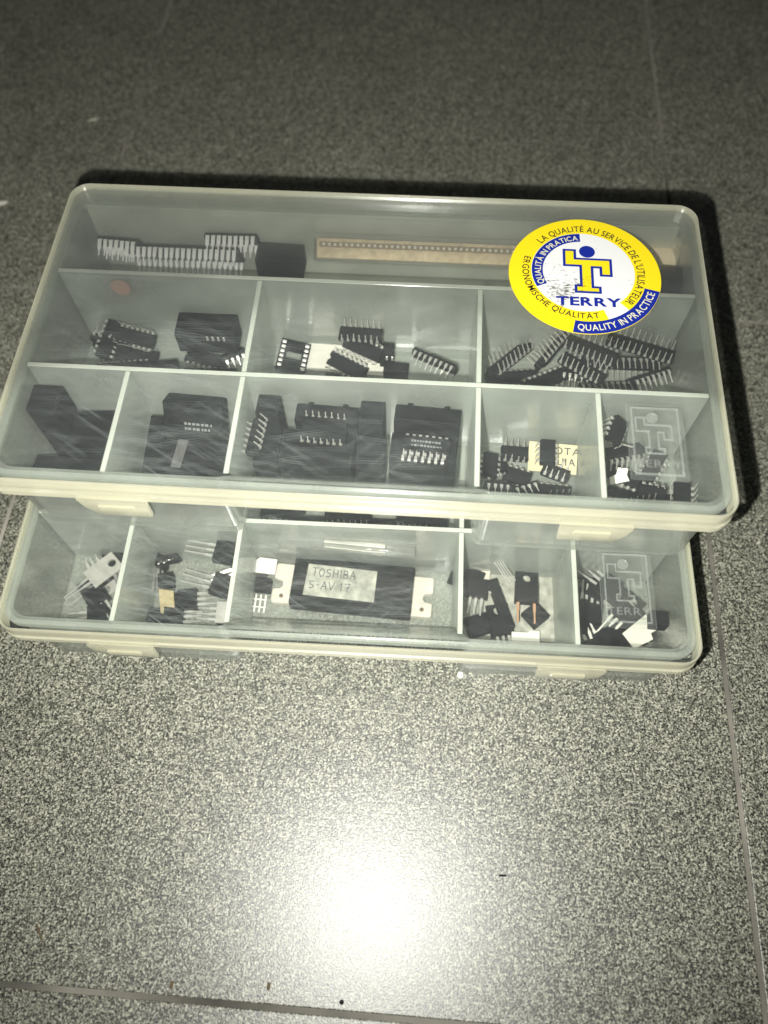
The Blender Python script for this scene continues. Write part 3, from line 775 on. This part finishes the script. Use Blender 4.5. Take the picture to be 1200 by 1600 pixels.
# ---- more of the jumble
chip('black chip buried under the pile in the left middle compartment, near the front partition', 'U', (-110, 3, 8), (15, 0, 8), 18)
chip('black chip on edge behind the pile in the left middle compartment', 'U', (-118, 16, 9), (80, 0, -12), 14)
chip('black chip under the four contact connector block', 'U', (-72, 4, 5), (0, 0, 4), 18)
block('dark low block between the two piles of the left middle compartment', 'U', (-93, 4, 5), (0, 0, 10), (14, 10, 7))
chip('black chip at the bottom of the centre stack, half under the front partition', 'U', (-10, 4, 5), (0, 0, -4), 16)
chip('black chip crossing under the steep chip in the right middle compartment', 'U', (78, 8, 8), (20, 0, 28), 18, 6.4, 5.6)
chip('black chip lying under the long one at the front of the right middle compartment', 'U', (104, 6, 6), (-100, 0, 6), 20, 6.4, 5.6)
chip('black chip leaning against the right end of the right middle pile', 'U', (121, 11, 10), (-60, 0, 24), 14, 6.4, 5.6)
chip('black chip buried in the middle of the right middle pile, pins up', 'U', (92, 12, 12), (164, 0, -34), 16, 6.4, 5.6)
chip('eight pin chip at the back left of the fourth front compartment, low in the pile', 'U', (55, -36, 5), (0, 0, 20), 8)
chip('eight pin chip buried in the centre of the fourth front compartment', 'U', (68, -50, 5), (14, 0, -30), 8)
chip('eight pin chip on its back near the right wall of the fourth front compartment', 'U', (82, -52, 5), (178, 0, 8), 8)
chip('eight pin chip on edge by the left wall of the fourth front compartment', 'U', (52, -55, 8), (84, 0, 80), 8)
chip('dark chip on edge against the left wall of the moulded plate compartment', 'U', (97, -48, 9), (88, 0, 84), 14)
chip('dark chip across the middle of the moulded plate compartment', 'U', (109, -38, 6), (10, 0, -24), 14)
chip('dark chip on its back at the front middle of the moulded plate compartment', 'U', (113, -55, 8), (168, 0, 14), 14)
chip('dark chip leaning in the front left corner of the moulded plate compartment', 'U', (99, -59, 7), (40, 0, 30), 8)
transistor('dark transistor low at the back of the first lower compartment', 'L', (-108, -32, 4), (0, 0, 30), 'black', 'tin', 9, flip=True)
transistor('dark transistor at the front middle of the first lower compartment, leads to the left', 'L', (-104, -58, 4), (0, 0, -75), 'black', 'tin', 8, flip=True)
transistor('dark transistor standing against the right wall of the first lower compartment', 'L', (-97, -46, 8), (0, 70, 20), 'black', 'tin', 9, flip=True)
transistor('dark transistor at the left front of the second lower compartment', 'L', (-84, -58, 5), (0, 0, 60), 'black', 'tin', 9, flip=True)
transistor('dark transistor between the two right hand ones of the second lower compartment', 'L', (-56, -31, 4), (0, 30, -70), 'black', 'tin', 10, flip=True)
transistor('dark transistor across the middle of the second lower compartment', 'L', (-70, -44, 4), (0, 0, 100), 'black', 'tin', 10, flip=True)
transistor('dark transistor standing on edge in the back of the second lower compartment', 'L', (-85, -29, 10), (60, 0, 15), 'black', 'tin', 9, flip=True)
transistor('dark transistor lying in the back left of the fourth lower compartment', 'L', (57, -30, 4), (0, 0, 70), 'black', 'tin', 10, flip=True)
transistor('dark transistor in the front middle of the fourth lower compartment', 'L', (66, -54, 4), (0, 0, 10), 'black', 'tin', 8, flip=True)
transistor('dark transistor against the left wall of the fifth lower compartment', 'L', (99, -37, 7), (0, 40, 172), 'black', 'tin', 10, flip=True)
transistor('dark transistor in the centre of the fifth lower compartment', 'L', (112, -33, 4), (0, 0, 60), 'black', 'tin', 10, flip=True)
transistor('dark transistor at the right of the fifth lower compartment, behind the flag', 'L', (122, -40, 4), (0, 0, -150), 'black', 'tin', 8, flip=True)
transistor('dark transistor low in the front left of the fifth lower compartment', 'L', (107, -56, 4), (0, 0, -55), 'black', 'tin', 10, flip=True)

# ---- lower case, strip of the middle row that shows between the cases
chip('dark chip in the lower case glimpsed under the upper rim, left', 'L', (-36.0, -4.6, 14.0), (176, 0, -3), 16)
chip('dark chip in the lower case glimpsed under the upper rim, middle', 'L', (-5.2, -4.0, 14.0), (174, 0, 2), 16)
chip('dark chip in the lower case glimpsed under the upper rim, right', 'L', (28.4, -4.0, 14.0), (178, 0, -4), 18)
block('wide dark block under the chips glimpsed between the two cases', 'L', (-2, -12, 6), (0, 0, 0), (84, 20, 8))
# ---- lower case, first compartment
transistor('power transistor lying metal tab up with a round hole, three long leads', 'L', (-118.5, -39.5, 9), (0, 0, 46 - 90), 'dull_metal', 'tin', 13)
transistor('dark power transistor under the tab up one, three short prongs at its top', 'L', (-119.5, -31, 3.5), (0, 0, 215), 'dull_metal', 'tin', 6, flip=True)
transistor('dark power transistor face up at the right of the first lower compartment', 'L', (-112.6, -48.8, 5.0), (0, 0, 40), 'black', 'tin', 10, flip=True)
transistor('dark power transistor against the front wall of the first lower compartment', 'L', (-117.4, -55.1, 4.0), (0, 0, -78), 'black', 'tin', 9, flip=True)
# ---- lower case, second compartment
transistor('dark power transistor standing at the back left of the second lower compartment', 'L', (-90.8, -31.1, 6.0), (0, 60, 8), 'black', 'tin', 11, flip=True)
transistor('upper of two dark transistors at the right of the second lower compartment', 'L', (-60.9, -28.0, 22.5), (0, 0, -97), 'black', 'tin', 13, flip=True)
transistor('lower of two dark transistors at the right of the second lower compartment', 'L', (-63.6, -37.3, 8.0), (0, 0, -104), 'black', 'tin', 14, flip=True)
sheet('brass_strip', 'bright brass coloured strip standing in the second lower compartment', 'metal strip', 'L', (-82.2, -48.1, 8.0), (55, 0, -4), rect(6.5, 15), 'gold', 0.6)
transistor('power transistor at the front right of the second lower compartment, pale tab up', 'L', (-60.2, -50.4, 6.0), (0, 0, -88), 'dull_metal', 'tin', 9)
transistor('dark power transistor lying flat in front of the brass coloured strip', 'L', (-74.7, -52.5, 4.0), (0, 0, 95), 'black', 'tin', 8, flip=True)
block('small dark block behind the brass coloured strip', 'L', (-85.4, -36.0, 5.0), (0, 0, 12), (7, 6, 6))
# ---- lower case, centre: radio module
md = stand('amplifier_module', 'black amplifier module with pale metal flanges and a handwritten paper label', 'amplifier module', 'L', (-1.0, -35.6, 4.0), (0, 0, -3))
def fl_poly(sx):
    p = [(26.0, -9.6), (35.2, -9.6), (36.0, -8.8), (36.0, -3.2)] + [(33.4 + 1.7 * math.cos(R(a)), -0.6 + 2.1 * math.sin(R(a))) for a in (-70, -110, -150, 180, 150, 110, 70)] + [(36.0, 2.2), (36.0, 8.6), (35.2, 9.4), (26.0, 9.4)]
    return [(sx * x, y) for x, y in p]
for sx in (-1, 1):
    f_ = link('flange', MB().prism(fl_poly(sx), -2.4, 0.6).mesh('flange', M['pale_metal'], bevel=0.25, seg=1), md)
    link('screw_hole', MB().prism(arc_poly(sx * 31.6, -6.2, 1.0, 0, 330, 11), 0.62, 0.66).mesh('screw_hole', M['brown']), f_)
link('housing', MB().box((0, 0, 1.8), (54.0, 22.5, 8.4)).mesh('housing', M['black'], bevel=0.7, seg=2), md)
lb = link('label', MB().prism([(-15.6, -7.4), (16.0, -7.8), (16.0, 7.0), (-15.0, 7.6)], 6.04, 6.16).mesh('label', M['label']), md, (-5.6, 0.6, 0))
hw = MB()
def write(s, x, y, h, w):
    G = {'T': [[(0, 1), (1, 1.03)], [(.5, 1), (.48, 0)]], 'O': [[(.5, 1), (.1, .8), (0, .4), (.3, 0), (.75, .08), (.95, .5), (.8, .9), (.5, 1)]],
         'S': [[(.9, .9), (.5, 1), (.1, .82), (.25, .55), (.75, .45), (.85, .2), (.5, 0), (.05, .08)]], 'H': [[(.08, 1), (.05, 0)], [(.85, 1), (.88, 0)], [(.05, .5), (.88, .52)]],
         'I': [[(.5, 1), (.5, 0)]], 'B': [[(.1, 1), (.08, 0)], [(.1, 1), (.7, .95), (.75, .62), (.12, .52), (.85, .42), (.85, .08), (.08, 0)]],
         'A': [[(0, 0), (.5, 1.03), (.95, 0)], [(.2, .38), (.8, .38)]], '-': [[(.15, .48), (.85, .5)]], 'V': [[(0, 1), (.45, 0), (1, 1.03)]],
         '1': [[(.2, .75), (.6, 1), (.55, 0)]], '7': [[(.05, .97), (.9, 1), (.4, 0)], [(.3, .48), (.8, .5)]]}
    r2 = random.Random(11)
    for ch in s:
        if ch == ' ': x += w * .6; continue
        ww = w * (0.35 if ch == 'I' else 0.6 if ch in '-1' else 1)
        for st in G[ch]:
            stroke([(x + a * ww + r2.uniform(-.05, .05), y + b * h + r2.uniform(-.08, .08)) for a, b in st], 0.42, 6.2, hw)
        x += ww + w * 0.32
write('TOSHIBA', -12.8, 2.0, 3.8, 2.35)
write('S-AV 17', -13.6, -4.0, 3.6, 2.5)
link('handwriting', hw.mesh('handwriting', M['pen']), lb)
bag = stand('clear_strip', 'folded strip of clear plastic behind the amplifier module', 'plastic strip', 'L', (-2.7, -24.7, 31.0), (-24, 0, -3))
bm_ = MB(); prof = [(-4.6, -1.2), (-4.0, 1.0), (-1.5, 2.0), (1.5, 1.7), (4.3, 0.4), (4.5, -1.2)]
bm_.loft([[(x, y * (1 + .05 * math.sin(x)), z + .3 * math.sin(x * .21 + y)) for y, z in prof] for x in [-29 + 58 * i / 24 for i in range(25)]], True, True)
link('film', bm_.mesh('film', M['clear'], smooth=True, angle=50), bag)
link('white_highlight', MB().box((3, 1.0, 0.2), (26, 4.6, 0.5)).mesh('white_highlight', M['white_plastic'], bevel=0.1, seg=1), bag)  # white piece standing in for the highlight on the film
sheet('metal_plate', 'pale metal plate with a notch behind the left flange of the amplifier module', 'metal plate', 'L', (-41.1, -28.1, 8.0), (10, 0, -4), [(-5, -3), (5, -3), (5, 4), (-3, 4), (-5, 2)], 'white_plastic', 0.8)
block('dark plug pushed under the left flange of the amplifier module', 'L', (-45.3, -35.5, 4.2), (0, 0, -3), (15, 6, 5))
pg = stand('pin_grid', 'small grid of bright crossed leads left of the amplifier module', 'pin grid', 'L', (-41.9, -44.1, 4.0), (10, 0, -3))
for k in range(3): link('lead', MB().box(((k - 1) * 2.2, 0, 0), (0.7, 8.0, 0.5)).mesh('lead', M['white_plastic']), pg)
for k in range(2): link('crossbar', MB().box((0, (k - .5) * 3.4, 0.5), (6, 0.6, 0.45)).mesh('crossbar', M['white_plastic']), pg)
# ---- lower case, fourth compartment
sheet('grey_card', 'grey card lining the floor of the fourth lower compartment', 'card', 'L', (74.3, -37.9, 2.0), (0, 0, -3), rect(32, 32), 'label', 0.4)
transistor('power transistor at the back left of the fourth lower compartment, pale holed tab', 'L', (54.0, -37.7, 6.0), (0, 0, -6), 'pale_metal', 'tin', 8, flip=True)
transistor('black power transistor in the fourth lower compartment with two copper coloured leads', 'L', (75.6, -40.1, 9.0), (0, 0, -3), 'black', 'copper', 9, leads=(-1.4, 1.4), flip=True)
block('long black bar lying aslant in the fourth lower compartment', 'L', (65.1, -39.5, 5.0), (0, 0, -71), (24, 4.5, 4.5), name='black_bar', cat='bar')
block('round shouldered dark lump at the front left of the fourth lower compartment', 'L', (55.1, -49.5, 4.0), (0, 0, 20), (10.5, 9, 5))
sheet('white_block', 'white nylon piece against the front wall of the fourth lower compartment', 'nylon piece', 'L', (75.5, -54.9, 5.0), (0, 0, -2), [(-6, -3.5), (6, -3.5), (6, 3.5), (2, 3.5), (1, 2.4), (-6, 2.2)], 'white_plastic', 4.5)
ld = stand('lead_bundle', 'bundle of bright wire leads left of the black transistor in the fourth lower compartment', 'wire bundle', 'L', (65.6, -28.1, 16.0), (0, 0, -59))
for k in range(4): link('lead', MB().tube([(-6, (k - 1.5) * 1.1, 0), (0, (k - 1.5) * 1.0, .4), (6, (k - 1.5) * 1.3, 0)], 0.32).mesh('lead', M['tin']), ld)
block('dark triangular block under the copper leads of the black transistor', 'L', (80.4, -43.4, 4.0), (0, 0, 42), (9, 9, 4))
# ---- lower case, fifth compartment
transistor('dark power transistor at the back left of the fifth lower compartment', 'L', (108.0, -28.2, 10.5), (0, 0, -130), 'black', 'tin', 11, flip=True)
transistor('dark power transistor under the lower moulded plate', 'L', (105.0, -37.4, 5.0), (0, 0, 170), 'black', 'tin', 9, flip=True)
transistor('dark power transistor at the front of the fifth lower compartment, pale leads crossing', 'L', (115.7, -43.7, 5.0), (0, 0, -42), 'black', 'white_plastic', 12, flip=True)
transistor('dark power transistor beside the white flag in the fifth lower compartment', 'L', (120.7, -54.8, 4.0), (0, 0, 80), 'black', 'tin', 8, flip=True)
transistor('dark power transistor lying at the front left corner of the fifth lower compartment', 'L', (104.3, -53.3, 4.0), (0, 0, -160), 'black', 'white_plastic', 9, flip=True)
sheet('white_flag', 'white paper flag with a stepped edge in the fifth lower compartment', 'paper flag', 'L', (123.9, -51.6, 10.5), (8, 0, 38), [(-6.5, -3.5), (3.0, -5.0), (4.0, -2.5), (7.5, -2.8), (7.5, 5), (-6.5, 4.4)], 'paper', 0.3)
block('small dark block behind the white flag', 'L', (125.5, -52.9, 31.0), (0, 0, -3), (7, 6, 7))

# ------------------------------------------------------------------ litter on the floor
def litter(name, label, cat, x, y, pts, r, mat, group=None):
    me = MB().tube([(a, b, c) for a, b, c in pts], r, 5).mesh(name, M[mat])
    o = link(name, me, None, (x, y, 0)); return tag(o, label, cat, group)
litter('fibre', 'pale curved fibre on the floor behind the cases at upper left', 'fibre', *(-192.3, 306.6), [(-3.2, -1, .3), (-1, -.2, .4), (1.5, .8, .4), (3.4, 2.2, .3)], [.12, .4, .4, .15], 'lint')
litter('fibre', 'pale forked fibre on the floor in front of the cases at left', 'fibre', *(-44.5, -86.9), [(-3.6, .8, .3), (-0.5, 1.2, .5), (1, .5, .5), (1.6, -2.6, .3)], [.2, .4, .4, .2], 'lint')
litter('fibre', 'thin white thread lying on the floor just in front of the lower case', 'fibre', *(18.1, -56.1), [(-14, 0, .15), (-5, .3, .2), (4, -.2, .2), (15, -.4, .15)], 0.12, 'lint')
litter('sliver', 'small black sliver on the floor right of the bright flash spot', 'sliver', *(71.5, -116.1), [(-1.4, 0, .3), (1.4, .1, .3)], 0.4, 'black')
litter('twig', 'tiny brown twig on the floor at lower left', 'twig', *(-103.7, -149.0), [(-2, 3.2, .3), (-.5, .8, .5), (2, -3, .3)], [.2, .4, .2], 'brown')
sc_ = MB().prism([(-4, -1.5), (-1, -2.4), (2.4, -.6), (3.6, 1.0), (1.5, 1.3), (-1, .6), (-3.5, 1.2)], 0.05, 0.7)
tag(link('paper_scrap', sc_.mesh('floor_scrap', M['paper'], bevel=0.15, seg=1), None, (*(-229.7, 231.0), 0)), 'torn white paper scrap on the floor at the left edge beside the upper case', 'paper scrap')
tag(link('glint', MB().prism(rounded(rect(2.6, 3.0), [1] * 4, 3), 0.05, 1.6).mesh('glint', M['white_plastic'], bevel=0.4, smooth=True), None, (*(52.6, -38.1), 0)), 'white crumb standing in for the highlight at the lower case front tray corner', 'glint')  # white bit modelled where the tray corner catches a highlight
tag(link('bead', MB().prism(arc_poly(0, 0, 0.85, 0, 330, 11), 0.05, 0.9).mesh('bead', M['charcoal'], bevel=0.4, smooth=True), None, (*(13.2, -162.9), 0)), 'tiny dark bead on the floor near the front joint', 'bead')
for i, (x, y) in enumerate(((-50.2, -162.2), (-14.2, -159.9))):
    tag(link('stain', MB().prism(rounded(rect(1.3, 2.6), [.6] * 4, 3), 0.01, 0.06).mesh('stain', M['brown']), None, (x, y, 0)), ('brown stain by the front floor joint, the one farther left', 'brown stain by the front floor joint, the one nearer the flash spot')[i], 'stain')
for x, y, s in [(*(150.5, 271.5), .5), (*(-50.4, 324.3), .4), (*(-231.6, 320.5), .4), (*(146.2, 305.4), .45), (*(-91.5, 292.0), .45), (*(211.9, 324.3), .5), (*(242.5, 424.6), .5), (*(-50.4, 433.3), .5), (*(-271.5, 374.1), .6), (*(189.1, 34.8), .6), (*(-195.0, 330.1), .4), (*(-79.3, 371.4), .7), (*(154.3, 339.9), .4)]:
    tag(link('lint_speck', MB().prism(rounded(rect(2.2 * s, 1.6 * s), [.3 * s] * 4, 2), 0.02, 0.5 * s).mesh('lint_speck', M['lint']), None, (x, y, 0), (0, 0, x)), 'tiny pale lint speck on the dark floor', 'lint', 'lint specks')
